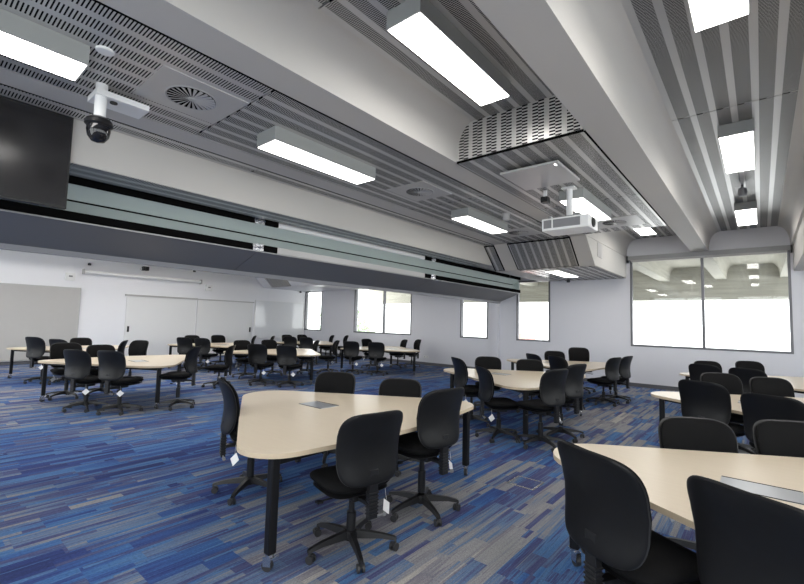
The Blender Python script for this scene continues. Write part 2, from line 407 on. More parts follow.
rel(MB().bx(-2.812, -1.325, 4.36, 6.915-g/2, SOF-.008, SOF+.03), 'soffit_panel', M['perf_low'], lb)
rel(MB().bx(-2.812, -1.325, 6.915+g/2, 9.35, SOF-.008, SOF+.03), 'soffit_panel', M['perf_low'], lb)
rel(MB().bx(-2.80, -1.33, 9.31, 9.35, SOF+.03, REC), 'end_panel', M['plate'], lb)
panel(-2.62, -1.5, 9.36, YB-.1, REC, M['perf_hi2'], 'recessed slotted panel beyond the lowered box, by the window wall')
# bay in front of the wide window
panel(-.755, .415, YF+.02, 2.0-g/2, REC, M['perf_hi'], 'recessed slotted panel overhead at the near end of the wide window bay')
panel(-.755, .415, 2.0+g/2, 5.74-g/2, REC, M['perf_hi'], 'recessed slotted panel with the nearest square-looking light of the wide window bay')
panel(-.755, .415, 5.74+g/2, YB-.1, REC, M['perf_hi'], 'recessed slotted panel meeting the wall above the wide window')
panel(1.11, 2.28, YF+.02, YB-3.7, REC, M['perf_hi'], 'recessed slotted panel in the next bay towards the right wall')
panel(2.97, 4.14, YF+.02, YB-3.7, REC, M['perf_hi'], 'recessed slotted panel in the last bay towards the right wall')
for k in range(1, 6):
    cx = -4.86-1.865*k-.93
    panel(cx-.56, cx+.56, YF+.02, 10.0, REC, M['perf_hi'], 'recessed slotted panel over the far room, bay %s from the partition' % ['', 'first', 'second', 'third', 'fourth', 'fifth'][k])
# sloping slotted panels on the bulkhead
def slope(x0, x1, label, ya=9.46, za=SOF, yb=10.1, zb=DROP, i0=.03, i1=.03):
    d = Vector((0, yb-ya, zb-za)); L = d.length; d.normalize(); n = Vector((0, d.z, -d.y))   # outward (towards the room and down)
    if n.y > 0: n = -n
    def quad(o0, o1, s0, s1, a, b):
        pts = []
        for off in (o0, o1):
            for s in (s0, s1):
                for xx in (a, b): pts.append(Vector((xx, ya, za))+d*s+n*off)
        return pts, [(0, 1, 3, 2), (4, 6, 7, 5), (0, 4, 5, 1), (2, 3, 7, 6), (0, 2, 6, 4), (1, 5, 7, 3)]
    e = empty('sloped_panel', ((x0+x1)/2, (ya+yb)/2, (za+zb)/2)); tag(e, label, 'ceiling panel')
    rel(MB().add(*quad(.0, .008, i0-.02, L-i1+.012, x0-.006, x1+.006)), 'black_edge', M['gap'], e)
    rel(MB().add(*quad(.008, .014, i0+.012, L-i1-.005, x0+.024, x1-.024)), 'slotted_sheet', M['perf_v'], e)
slope(-4.66, -3.17, 'sloped slotted panel where the ceiling drops behind the projector', i0=.02)
slope(-5.29, -5.02, 'narrow sloped slotted panel next to the end of the beige fascia')
slope(-16.4, -15.0, 'sloped slotted panel in the far room near the whiteboard wall corner', 10.1, SOF, 10.7, DROP)
panel(-4.66, -2.86, 10.16, YB-.03, DROP-.012, M['perf_low'], 'low slotted soffit panel between the partition and the wide window', .01)
panel(-13.8, -7.0, 10.85, YB-.03, DROP-.012, M['white'], 'plain white low soffit over the far room windows', .01)
# black shadow line where the bay panel meets the beam
structure(MB().bx(-3.185, -3.165, YF, 9.46, SOF-.003, SOF+.02).build('trim_7', M['gap']))
structure(MB().bx(-5.014, -5.0, YF, 9.46, SOF-.004, SOF+.02).build('trim_8', M['gap']))

# ------------------------------------------------------------------ ceiling lights
def make_light():
    e = empty('ceiling_light'); 
    MB().bx(-.17, .17, -.745, .745, -.15, 0).build('housing', M['lightbody'], e, bevel=.004)
    MB().bx(-.158, .158, -.733, .733, -.156, -.150).build('diffuser', M['diffuser'], e)
    return e
proto = None
LT = [(-3.92, .07, SOF, 'box ceiling light nearest the wall display, beside the dome camera'),
      (-3.92, 3.14, SOF, 'box ceiling light between the swirl vents of the partition bay'),
      (-3.92, 6.9, SOF, 'small-looking box ceiling light beyond the middle round vent'),
      (-3.92, 11.15, DROP+.115, 'ceiling light under the low soffit by the end windows'),
      (-2.04, 3.1, REC, 'largest ceiling light, just before the lowered ceiling box'),
      (-2.04, -.8, REC, 'ceiling light overhead in the projector bay'),
      (-2.04, 6.88, SOF-.008, 'box ceiling light directly behind the projector mount'),
      (-2.04, 11.0, REC, 'ceiling light beyond the lowered box, near the wide window'),
      (-.17, 3.1, REC, 'nearest ceiling light of the wide window bay, cut by the top edge'),
      (-.17, -.8, REC, 'ceiling light overhead in the wide window bay'),
      (-.17, 6.95, REC, 'middle ceiling light of the wide window bay'),
      (-.17, 10.98, REC, 'ceiling light of the wide window bay closest to the window')]
for yy in (-.8, 3.1, 7.0): 
    LT += [(1.7, yy, REC, 'ceiling light in the bay by the right wall, at %.0f metres' % (yy+4)), (3.56, yy, REC, 'ceiling light in the last right bay, at %.0f metres' % (yy+4))]
for k, nm in zip(range(1, 6), ('first', 'second', 'third', 'fourth', 'fifth')):
    for yy, wh in ((-.8, 'near'), (1.15, 'second'), (3.1, 'middle'), (5.05, 'fourth'), (7.0, 'far')):  # second and fourth rows are extra lights, added to brighten the far room
        LT.append((-4.86-1.865*k-.93, yy, REC, 'ceiling light over the far room, %s bay from the partition, %s end' % (nm, wh)))
LT.append((-12.0, 11.8, DROP+.115, 'ceiling light under the far room low soffit by the two-pane window'))
for i, (x, y, z, lab) in enumerate(LT):
    o = make_light() if proto is None else copy_tree(proto)
    proto = proto or o
    o.location = (x, y, z); tag(o, lab, 'ceiling light', 'rectangular ceiling lights')

# ------------------------------------------------------------------ vents, sensors
def swirl_vent(x, y, z, r, label, plate=(.68, .74)):
    e = empty('swirl_vent', (x, y, z)); tag(e, label, 'vent', 'round swirl vents')
    MB().bx(-plate[0]/2, plate[0]/2, -plate[1]/2, plate[1]/2, -.008, 0).build('vent_plate', M['plate'], e)
    MB().lathe([(r, -.006), (r+.012, -.014), (r+.02, -.010), (r+.02, -.006)], n=32).build('vent_rim', M['plate'], e)
    MB().lathe([(0, -.0085), (r, -.0085)], n=32).build('vent_opening', M['gap'], e)
    b = MB(); n = 24
    for k in range(n):
        a = 2*PI*k/n; ca, sa = math.cos(a), math.sin(a)
        r0, r1, w0, w1 = .035, r-.004, .003, .0135
        P = lambda rr, t, zz: (rr*ca-t*sa, rr*sa+t*ca, zz)
        b.add([P(r0, -w0, -.012), P(r0, w0, -.016), P(r1, w1, -.018), P(r1, -w1, -.011),
               P(r0, -w0, -.0095), P(r0, w0, -.0135), P(r1, w1, -.0155), P(r1, -w1, -.009)], [(0, 1, 2, 3), (4, 7, 6, 5), (0, 4, 5, 1), (1, 5, 6, 2), (2, 6, 7, 3), (3, 7, 4, 0)])
    b.lathe([(0, -.02), (.032, -.017), (.034, -.010)], n=16)
    b.build('vent_blades', M['plate'], e)
swirl_vent(-3.90, 1.62, SOF, .20, 'largest swirl vent with radial blades, next to the dome camera')
swirl_vent(-3.90, 5.0, SOF, .20, 'round swirl vent between the second and third ceiling lights of the partition bay')
swirl_vent(-3.90, 8.45, SOF, .20, 'farthest small swirl vent beside the sloped panel')
swirl_vent(-2.05, 8.55, SOF-.008, .20, 'swirl vent in white plate behind the projector', (.9, .8))
def disc(x, y, z, r, h, name, label, cat, m):
    o = MB().lathe([(0, -h), (r*.85, -h), (r, -h*.6), (r, 0)], n=24).build(name, M[m], smooth=True, loc=(x, y, z)); return tag(o, label, cat)
disc(-3.72, .90, SOF, .06, .018, 'flat_ceiling_sensor', 'flat white round disc on the slotted panel above the dome camera', 'sensor', 'white')
e = empty('hanging_sensor', (-.18, 9.0, REC)); tag(e, 'small dark hanging sensor between two lights of the wide window bay', 'sensor')
MB().lathe([(0, -.20), (.05, -.19), (.065, -.13), (.055, -.06), (.02, -.05), (.02, 0)], n=16).build('sensor_body', M['grey'], e, smooth=True)
e = empty('hanging_sensor', (-3.42, 6.9, SOF)); tag(e, 'pale cylinder sensor hanging beside the third light of the partition bay', 'sensor')
MB().lathe([(0, -.12), (.06, -.12), (.06, -.02), (.08, 0)], n=16).build('sensor_body', M['plate'], e, smooth=True)

# access point plate
e = empty('wireless_access_point', (-2.13, 5.25, SOF-.008)); tag(e, 'flat white square access point on the lowered ceiling box', 'access point')
MB().bx(-.37, .37, -.40, .40, -.065, -.035).build('cover', M['plate'], e, bevel=.008)
MB().bx(-.2, .2, -.2, .2, -.035, 0).build('mount', M['grey'], e)
MB().bx(.31, .33, -.36, -.31, -.067, -.064).build('indicator_light', mat('indicator_white', (.9, .9, .9), .4, emit=((1, 1, 1), 3)), e)

# dome camera on its mounting plate
e = empty('dome_camera', (-4.31, 1.04, SOF)); tag(e, 'black dome security camera under a white ceiling bracket by the display', 'camera')
MB().bx(-.20, .06, -.05, .36, -.11, -.06).build('bracket_plate', M['white'], e, bevel=.004)
MB().tube((0, .0, -.065), (0, .0, 0), .045, n=16).build('ceiling_post', M['white'], e, smooth=True)
MB().lathe([(.0, -.31), (.044, -.31), (.044, -.10), (0, -.10)], n=20).build('neck', M['white'], e, smooth=True)
MB().lathe([(0, -.29), (.06, -.295), (.095, -.32), (.105, -.36), (.09, -.375), (0, -.375)], n=28).build('hood', M['black'], e, smooth=True)
MB().lathe([(.085, -.37), (.088, -.41), (.078, -.46), (.05, -.50), (0, -.515)], n=28).build('dome', M['lens'], e, smooth=True)
MB().lathe([(.03, 0), (.03, -.012), (0, -.012)], n=12).build('cable_plug', M['black'], e, loc=(-.02, .1, -.108))

# projector -----------------------------------------------------------
px, py, pz = -2.04, 6.08, 2.895
e = empty('projector', (px, py, pz)); tag(e, 'white ceiling projector hanging from a pole under the lowered box', 'projector')
MB().bx(-.32, .32, -.21, .21, 0, .175).build('projector_body', M['white'], e, bevel=.012)
MB().bx(-.29, -.18, -.216, -.208, .035, .15).bx(-.155, .21, -.216, -.208, .035, .15).build('air_grille', M['grey'], e)
MB().tube((.318, -.02, .09), (.335, -.02, .09), .066, n=24).build('lens_barrel', M['black'], e, smooth=True)
MB().tube((.335, -.02, .09), (.338, -.02, .09), .045, n=24).build('lens', M['lens'], e)
MB().bx(-.22, .20, -.14, .14, .185, .20).bx(-.24, -.20, -.17, .17, .175, .215).bx(.15, .19, -.17, .17, .175, .215).build('mount_bracket', M['grey'], e)
MB().tube((0, 0, .2), (0, 0, SOF-pz-.008), .042, n=16).build('mount_pole', M['white'], e, smooth=True)
MB().bx(-.09, .09, -.09, .09, SOF-pz-.03, SOF-pz-.008).build('ceiling_plate', M['white'], e)
# small camera beside pole
e = empty('hanging_camera', (-2.36, 6.0, SOF-.008)); tag(e, 'small black camera hanging beside the projector pole', 'camera')
MB().bx(-.02, .02, -.02, .02, -.10, 0).build('arm', M['white'], e)
MB().bx(-.05, .05, -.05, .05, -.18, -.10).tube((-.0, -.05, -.14), (0, -.075, -.14), .03).build('camera_body', M['black'], e)
# grille on the white side of the bulkhead
tag(MB().bx(-2.829, -2.82, 10.28, 10.66, 3.18, 3.5).build('wall_speaker_grille', M['plate']), 'pale speaker grille on the white bulkhead side behind the projector', 'speaker')

# ------------------------------------------------------------------ vertically folding partition (raised)
FX = -5.92
e = empty('folding_partition', (FX, 5.0, 2.6)); tag(e, 'raised folding partition stored under the ceiling between the two rooms', 'folding partition')
Y0, Y1 = YF+.02, 12.98
cuts = [Y0, -1.05, 3.58, 8.14, Y1]
for a, b_ in zip(cuts, cuts[1:]):
    rel(MB().extrude([(FX-.02, 2.585), (FX-.02, 2.61), (-6.66, 2.36), (-6.66, 2.315)], 'y', a+.004, b_-.004), 'bottom_leaf', M['part'], e)
rel(MB().extrude([(FX-.02, 2.585), (FX+.0, 2.585), (FX+.0, 2.60), (FX-.02, 2.60)], 'y', Y0, Y1), 'lip', M['partedge'], e)
rel(MB().extrude([(-6.66, 2.33), (-6.60, 2.335), (-6.62, 2.27), (-6.67, 2.27)], 'y', Y0, Y1), 'bottom_seal', mat('seal_grey', (.27, .27, .28), .5), e)
# upper and lower leaves (pale), V shaped
rel(MB().extrude([(FX-.03, 3.02), (FX-.22, 2.875), (FX-.25, 2.895), (FX-.06, 3.05)], 'y', Y0, Y1), 'upper_leaf', M['leaf'], e)
rel(MB().extrude([(FX-.22, 2.865), (FX-.03, 2.71), (FX-.06, 2.68), (FX-.25, 2.845)], 'y', Y0, Y1), 'lower_leaf', M['leaf'], e)
rel(MB().extrude([(FX-.26, 2.885), (FX-.212, 2.880), (FX-.212, 2.860), (FX-.26, 2.855)], 'y', Y0, Y1-.1), 'hinge_line', M['gap'], e)
rel(MB().bx(-6.68, FX-.30, Y0, Y1-.02, 2.65, 3.1), 'core', M['gap'], e)
rel(MB().extrude([(FX-.06, 3.04), (FX-.03, 2.70), (FX-.32, 2.70), (FX-.32, 3.04)], 'y', Y1-.012, Y1), 'end_cap', M['leaf'], e)
for z0, z1, segs in ((3.022, 3.122, ((Y0, 3.5, 0), (3.68, 3.92, 0), (3.92, 7.85, 1), (7.85, 8.12, 0), (8.28, 12.2, 0), (12.3, Y1, 0))),
                     (2.605, 2.70, ((Y0, 3.48, 0), (3.68, 3.92, 0), (3.92, 7.85, 2), (7.85, 8.10, 0), (8.26, 12.2, 0), (12.3, Y1, 0)))):
    for a, b_, k in segs:
        rel(MB().bx(FX-.03, FX+.01 if k != 1 else FX+.004, a, b_, z0, z1), 'track_strip', M[('gap', 'white', 'plate')[k]], e)
    for a, b_ in ((3.5, 3.68), (8.12, 8.28)):
        o = rel(MB().bx(FX-.03, FX-.0, a, b_, z0, z1).bx(FX-.01, FX+.025, a+.03, a+.065, z0+.005, z1+.01).bx(FX-.01, FX+.025, b_-.065, b_-.03, z0+.005, z1+.01)
            .tube((FX+.02, a+.02, (z0+z1)/2), (FX+.02, b_-.02, (z0+z1)/2), .012), 'hinge_bracket', M['chrome'], e)
rel(MB().bx(FX-.05, FX+.02, Y0, Y1, 3.124, 3.13), 'top_track', M['alu'], e)
# soffit of the fascia: slotted strip and plain grey lip
panel(-5.78, -5.3, YF+.02, 3.2, 3.072, M['perf_big'], 'dark slotted strip under the beige fascia, end beside the display', .008)
panel(-5.78, -5.3, 3.21, 9.5, 3.072, M['perf_big'], 'dark slotted strip under the beige fascia, end towards the windows', .008)
structure(MB().bx(FX+.02, -5.80, YF, YB, 3.112, 3.134).build('trim_9', M['plate']))
# guide post at the window wall
structure(MB().bx(-6.87, -6.66, YB-.14, YB, 0, DROP).build('trim_10', M['wall']))

# display -------------------------------------------------------------
e = empty('wall_display', (-5.25, .215, 2.585)); tag(e, 'large black flat screen display hung below the slotted ceiling strip', 'display')
MB().bx(-.06, 0, -.84, .84, 0, .935).build('display_case', M['bezel'], e, bevel=.004)
MB().bx(0, .004, -.825, .825, .018, .917).build('screen', M['screen'], e)
MB().bx(-.10, -.06, -.3, .3, .3, .7).build('wall_bracket', M['grey'], e)

# ------------------------------------------------------------------ far left wall fittings
XW = XL
def on_wall(y0, y1, z0, z1, t=.02): return MB().bx(XW, XW+t, y0, y1, z0, z1)
XW = XL+.021
e = empty('pinboard', (XW, 2.6, .1)); tag(e, 'large pale beige pinboard on the far room wall behind the end table', 'pinboard')
rel(on_wall(.4, 3.97, .12, 2.39, .025), 'board_face', M['pin'], e)
rel(MB().bx(XW, XW+.03, .38, 3.99, 2.39, 2.41).bx(XW, XW+.03, 3.97, 3.99, .12, 2.39), 'trim_edge', M['plate'], e)
XW = XL
for i, (a, b_, lk, lb_) in enumerate(((5.33, 7.75, 5.43, 'white door leaf with small black lock, behind the first far room table'), (7.80, 10.22, 10.12, 'white door leaf next to the glossy whiteboard'))):
    e = structure(empty('door_%d' % (i+1), (XW, (a+b_)/2, 0)), lb_)
    rel(on_wall(a, b_, .02, 2.24, .03), 'door_leaf', M['white'], e)
    rel(on_wall(lk-.03, lk+.03, .98, 1.18, .05), 'door_lock', M['black'], e)
structure(MB().bx(XW, XW+.06, 5.28, 7.8, 2.245, 2.30).bx(XW, XW+.045, 7.8, 10.27, 2.245, 2.29).build('trim_11', M['plate']))
e = empty('whiteboard', (XW, 11.6, .9)); tag(e, 'glossy whiteboard beside the corner window', 'whiteboard')
rel(on_wall(10.36, 12.92, .72, 2.36, .02), 'board_surface', M['board'], e)
rel(MB().bx(XW, XW+.028, 10.33, 10.36, .7, 2.38).bx(XW, XW+.028, 10.36, 12.95, 2.36, 2.38).bx(XW, XW+.028, 12.92, 12.95, .7, 2.36).bx(XW, XW+.07, 10.36, 12.92, .69, .72), 'board_frame', M['white'], e)
XW = XL+.021
e = empty('projection_screen', (XW, 5.9, 2.95)); tag(e, 'long white roll-up projection screen case high on the far wall', 'projection screen')
rel(MB().tube((XW+.08, 4.0, 2.95), (XW+.08, 7.85, 2.95), .065, n=20), 'screen_case', M['white'], e, smooth=True)
for a in (4.0, 7.85): rel(MB().bx(XW, XW+.16, a-.02, a+.02, 2.87, 3.04), 'end_cap', M['plate'], e)
XW = XL
for yy, ll in ((3.67, 'small white wall speaker left of the projection screen case'), (8.2, 'small white wall speaker right of the projection screen case')):
    e = empty('wall_speaker', (XW, yy, 2.75)); tag(e, ll, 'speaker', 'white speakers beside the projection screen')
    rel(MB().bx(XW, XW+.12, yy-.12, yy+.12, 2.63, 2.87), 'speaker_case', M['white'], e)
    rel(MB().bx(XW+.12, XW+.124, yy-.05, yy+.05, 2.74, 2.79), 'speaker_badge', M['grey'], e)
e = empty('wall_camera', (XW, 5.8, 3.25)); tag(e, 'small black camera on the wall above the projection screen case', 'camera')
rel(MB().bx(XW, XW+.1, 5.68, 5.74, 3.2, 3.26), 'camera_arm', M['white'], e)
rel(MB().bx(XW+.06, XW+.26, 5.72, 5.9, 3.18, 3.32).tube((XW+.26, 5.8, 3.25), (XW+.30, 5.8, 3.25), .05), 'camera_body', M['black'], e)
for yy, zz, ll in ((4.16, 3.18, 'tiny dark sensor above the near end of the projection screen case'), (7.6, 3.33, 'tiny dark sensor above the far end of the projection screen case'), (12.7, 2.87, 'small black sensor high beside the corner window')):
    tag(MB().lathe([(0, .0), (.05, .0), (.05, .06), (.03, .08), (0, .08)], n=12).build('wall_sensor', M['black'], loc=(XW+.05, yy, zz)), ll, 'sensor')
def wall_plate(x, z, w_, h_, ll, n=2):
    e = empty('wall_socket', (x, YB, z)); tag(e, ll, 'socket')
    MB().bx(-w_/2, w_/2, -.01, 0, -h_/2, h_/2).build('socket_plate', M['white' if n > 1 else 'wall'], e)
    for k in range(n if n > 1 else 0): MB().bx(-w_/2+w_*(k+.5)/n-.01, -w_/2+w_*(k+.5)/n+.01, -.012, -.01, -.02, .02).build('outlet', M['grey'], e)
wall_plate(-9.68, .30, .22, .09, 'white double power socket low on the wall under the middle windows')
wall_plate(-3.35, 1.72, .14, .18, 'pale blank wall plate beside the wide window', 1)
disc(-4.3, 12.7, DROP-.012, .05, .08, 'soffit_sensor', 'tiny black sensor under the low soffit near the end wall', 'sensor', 'black')

# roller blind on wide window
e = empty('roller_blind', (-1.1, YB, 3.45)); tag(e, 'rolled-up grey roller blind cassette along the top of the wide window', 'blind')
rel(MB().bx(-2.77, .57, YB-.13, YB-.015, 3.42, 3.53), 'blind_cassette', M['blind'], e)
rel(MB().tube((-2.70, YB-.07, 3.40), (.50, YB-.07, 3.40), .035, n=16), 'rolled_fabric', M['plate'], e, smooth=True)
for a in (-2.78, .57): rel(MB().bx(a-.015, a+.015, YB-.14, YB-.012, 3.36, 3.54), 'end_bracket', M['black'], e)

# floor box
e = empty('floor_box', (-1.83, 4.16, 0)); tag(e, 'square carpet-topped floor box lid between the tables', 'floor box')
MB().bx(-.14, .14, -.14, -.12, 0, .006).bx(-.14, .14, .12, .14, 0, .006).bx(-.14, -.12, -.12, .12, 0, .006).bx(.12, .14, -.12, .12, 0, .006).build('lid_frame', M['alu'], e)
MB().bx(-.12, .12, -.12, .12, 0, .004).build('lid', M['carpet'], e)

# ------------------------------------------------------------------ tables
def rounded(verts, radii, n=7):
    out = []; N = len(verts)
    for i in range(N):
        p = Vector(verts[i]); a = (Vector(verts[i-1])-p); b = (Vector(verts[(i+1) % N])-p)
        la, lb_ = a.length, b.length; a.normalize(); b.normalize(); ang = a.angle(b); d = min(radii[i]/math.tan(ang/2), .48*la, .48*lb_)
        r = d*math.tan(ang/2); c = p+(a+b).normalized()*(r/math.sin(ang/2))
        s = p+a*d-c; e_ = p+b*d-c; a0 = math.atan2(s.y, s.x); a1 = math.atan2(e_.y, e_.x)
        da = (a1-a0+PI) % (2*PI)-PI
        out += [(c.x+r*math.cos(a0+da*k/n), c.y+r*math.sin(a0+da*k/n)) for k in range(n+1)]
    return out
BASE = [(-1.52, 0), (.25, -1.16), (.68, -1.34), (.85, -.45), (.85, .45), (.68, 1.34), (.25, 1.16)]
TOP = rounded([(-1.74, 0), (-.3, -.87), (.69, -1.45), (.9, 0), (.69, 1.45), (-.3, .87)], [.34, 2.5, .27, 3.0, .27, 2.5], 9)
def make_table():
    e = empty('meeting_table')
    MB().prism(TOP, .695, .725, 0, 1).build('tabletop', [M['wood'], M['edge']], e)
    # power port
    po = MB().bx(-.52, -.18, -.11, .11, .725, .7275).build('power_port', M['port'], e)
    for q in (-.108, .108): MB().bx(-.52, -.18, q-.005, q+.005, .7275, .7285).build('port_slot', M['gap'], po)
    MB().bx(-.45, -.25, -.09, .09, .60, .695).build('cable_box', M['black'], e)
    L = [(-1.3, 0), (.63, -1.15), (.63, 1.15)]
    b = MB()
    for i in range(3):
        p, q = Vector((*L[i], .665)), Vector((*L[(i+1) % 3], .665)); d = q-p
        b.box((p+q)/2, (d.length-.04, .04, .05), Matrix.Rotation(math.atan2(d.y, d.x), 3, 'Z'))
    b.build('under_frame', M['leg'], e)
    for i, (x, y) in enumerate(L):
        lg = MB().bx(x-.029, x+.029, y-.029, y+.029, .105, .693).build('leg', M['leg'], e, bevel=.008)
        a = [2.5, .6, -1.2][i]; r = Matrix.Rotation(a, 3, 'Z')
        c = MB(); c.tube((x, y, .09), (x, y, .11), .026, n=12)
        for s in (-1, 1):
            o = r @ Vector((-.012, s*.018, 0)); c.box((x+o.x, y+o.y, .062), (.05, .004, .06), r)
        o = r @ Vector((.035, 0, 0)); c.box((x+o.x, y+o.y, .085), (.045, .03, .008), r @ Matrix.Rotation(-.5, 3, 'Y'))
        c.build('castor_fork', M['chrome'], lg)
        o = r @ Vector((-.012, 0, 0)); s1 = r @ Vector((0, .014, 0))
        MB().tube((x+o.x-s1.x, y+o.y-s1.y, .034), (x+o.x+s1.x, y+o.y+s1.y, .034), .034, n=16).build('castor_wheel', M['castor'], lg, smooth=True)
    return e
T = {'T1': (-3.0, 2.77, 1, 'big three-sided maple table in the foreground with its whole top in view'),
     'T2': (.325, 3.0, 1, 'closest maple table, cut off at the corner of the view beside the nearest chairs'),
     'T3': (.29, 6.5, 1, 'second maple table back in the row below the wide window'),
     'T4': (.19, 9.9, 1, 'maple table closest to the wide window, two pairs of chairs around it'),
     'T5': (-3.09, 6.74, 1, 'maple table with rounded end, right behind the big foreground table'),
     'T6': (-3.40, 9.9, 1, 'maple table by the end wall between narrow and wide windows'),
     'T7': (-9.12, 3.0, -1, 'nearest maple table in the far room, seen under the partition'),
     'T8': (-13.0, 3.1, -1, 'maple table by the beige pinboard at the far room edge'),
     'T9': (-9.66, 6.65, -1, 'far room maple table in the middle, facing the whiteboard'),
     'T10': (-13.1, 6.7, -1, 'far room maple table in front of the white door leaves'),
     'T11': (-9.3, 10.2, -1, 'far room maple table below the two-pane window'),
     'T12': (-13.1, 10.2, -1, 'farthest maple table, beside the corner window')}
tp = None
for k, (x, y, s, lab) in T.items():
    o = make_table() if tp is None else copy_tree(tp); tp = tp or o
    o.location = (x, y, 0); o.rotation_euler = (0, 0, 0 if s == 1 else PI)
    tag(o, lab, 'table', 'three-sided meeting tables')

# ------------------------------------------------------------------ chair
def pillow(W, Hh, t, n, fx, taper, rings=9, seg=44, flip=1, top=(0, 0)):
    """rounded pad in the YZ plane; fx(y, z) is the surface bend; flip -1 bulges backwards"""
    vs = []; fs = []
    def outline(th, s):
        c, q = math.cos(th), math.sin(th)
        y = W*math.copysign(abs(c)**(2/n), c)*s; z = Hh*math.copysign(abs(q)**(2/n), q)*s
        return y*(1+taper*(z/Hh)), z
    for side in (1, -1):
        for r in range(1, rings+1):
            s = math.sin(r/rings*PI/2)
            for k in range(seg):
                y, z = outline(2*PI*k/seg, s); h = t/2*(max(0, 1-s**6))**.5
                vs.append((fx(y, z)+side*h, y, z))
        vs.append((fx(0, 0)+side*t/2, 0, 0))
    m = rings*seg+1
    for sd in (0, 1):
        o = sd*m
        for k in range(seg): fs.append((o+m-1, o+k, o+(k+1) % seg))
        for r in range(rings-1):
            for k in range(seg): fs.append((o+r*seg+k, o+(r+1)*seg+k, o+(r+1)*seg+(k+1) % seg, o+r*seg+(k+1) % seg))
    for k in range(seg):
        a = (rings-1)*seg+k; b_ = (rings-1)*seg+(k+1) % seg; fs.append((a, m+a, m+b_, b_))
    return MB().add(vs, fs)
def make_chair():
    e = empty('office_chair')
    bend = lambda y, z: .78*y*y+.035*math.cos((z+.05)/.25*1.9)-.028*max(0, z/.25)**2-.02
    # back: cushion to the front, shell behind
    bk = pillow(.236, .229, .058, 4.4, bend, .05)
    bk.v = [(x-.222, y, z+.738) for x, y, z in bk.v]; bk.build('back_cushion', M['fabric'], e, smooth=True)
    sh = pillow(.246, .234, .030, 4.4, lambda y, z: bend(y, z)-.028, .05)
    sh.v = [(x-.222, y, z+.737) for x, y, z in sh.v]; sh.build('back_shell', M['shell'], e, smooth=True)
    edge_glint = pillow(.2475, .2355, .008, 4.4, lambda y, z: bend(y, z)-.020, .05)  # thin grey ring paints the highlight line along the shell edge
    edge_glint.v = [(x-.222, y, z+.737) for x, y, z in edge_glint.v]; edge_glint.build('back_edge_highlight', M['edge_glint'], e, smooth=True)
    # seat
    seat = pillow(.245, .235, .085, 4.0, lambda y, z: .25*y*y-.9*max(0, z-.12)**2*1.5, -.04)
    seat.v = [(z+.045, y, x+.465) for x, y, z in seat.v]; seat.build('seat', M['fabric'], e, smooth=True)
    pan = pillow(.225, .215, .03, 4.0, lambda y, z: 0, -.04, rings=5, seg=28)
    pan.v = [(z+.04, y, x+.42) for x, y, z in pan.v]; pan.build('seat_pan', M['black'], e, smooth=True)
    MB().bx(-.12, .10, -.065, .065, .355, .41).build('mechanism', M['black'], e, bevel=.012)
    sp = MB().bx(-.262, -.225, -.033, .033, .29, .60).bx(-.255, -.10, -.028, .028, .365, .39)
    for k in range(7): sp.bx(-.268, -.219, -.037, .037, .315+k*.022, .325+k*.022)
    sp.build('back_support', M['black'], e, bevel=.003)
    MB().tube((-.245, -.033, .30), (-.245, -.085, .295), .006).tube((-.245, -.085, .295), (-.245, -.105, .294), .014).build('adjustment_knob', M['grey'], e, smooth=True)
    MB().tube((.0, .06, .375), (.02, .24, .36), .006).bx(.0, .04, .22, .26, .352, .364).build('height_lever', M['black'], e)
    MB().tube((0, 0, .085), (0, 0, .25), .032, n=16).tube((0, 0, .25), (0, 0, .36), .02, n=16).build('gas_column', M['black'], e, smooth=True)
    hub = MB().lathe([(0, .07), (.045, .07), (.05, .10), (.045, .13), (.03, .135)], n=20)
    for k in range(5):
        a = 2*PI*k/5+.3; r = Matrix.Rotation(a, 3, 'Z')
        prof = [(.03, .082, .13, .026), (.12, .080, .122, .022), (.22, .078, .108, .019), (.30, .066, .088, .017), (.315, .060, .080, .014)]
        vs = []
        for rr, z0, z1, hw in prof: vs += [r @ Vector((rr, -hw, z0)), r @ Vector((rr, hw, z0)), r @ Vector((rr, hw*.7, z1)), r @ Vector((rr, -hw*.7, z1))]
        fs = [(0, 1, 2, 3), (16, 19, 18, 17)]
        for j in range(4):
            for q in range(4): fs.append((4*j+q, 4*j+4+q, 4*j+4+(q+1) % 4, 4*j+(q+1) % 4))
        hub.add(vs, fs)
    hub.build('star_base', M['black'], e, smooth=True)
    for k in range(5):
        a = 2*PI*k/5+.3; r = Matrix.Rotation(a, 3, 'Z'); c = r @ Vector((.305, 0, 0)); r2 = Matrix.Rotation(a+1.1+k, 3, 'Z')
        m = MB(); o = r2 @ Vector((.012, 0, 0)); s0 = r2 @ Vector((0, .008, 0)); s1 = r2 @ Vector((0, .024, 0)); cc = Vector((c.x+o.x, c.y+o.y, .0265))
        m.tube(cc+s0, cc+s1, .0265, n=14).tube(cc-s1, cc-s0, .0265, n=14).tube((c.x, c.y, .03), (c.x, c.y, .068), .007, n=8)
        m.box((cc.x, cc.y, .045), (.04, .012, .022), r2)
        m.build('castor', M['castor'], e, smooth=True)
    r = Matrix.Rotation(.5, 3, 'Z') @ Matrix.Rotation(.35, 3, 'Y') @ Matrix.Rotation(.7, 3, 'X')
    MB().box((-.17, -.17, .30), (.003, .075, .075), r).tube((-.17, -.17, .345), (-.165, -.16, .42), .0012, n=5).build('hanging_card', M['tag'], e)
    return e
CH = 0
cp = None
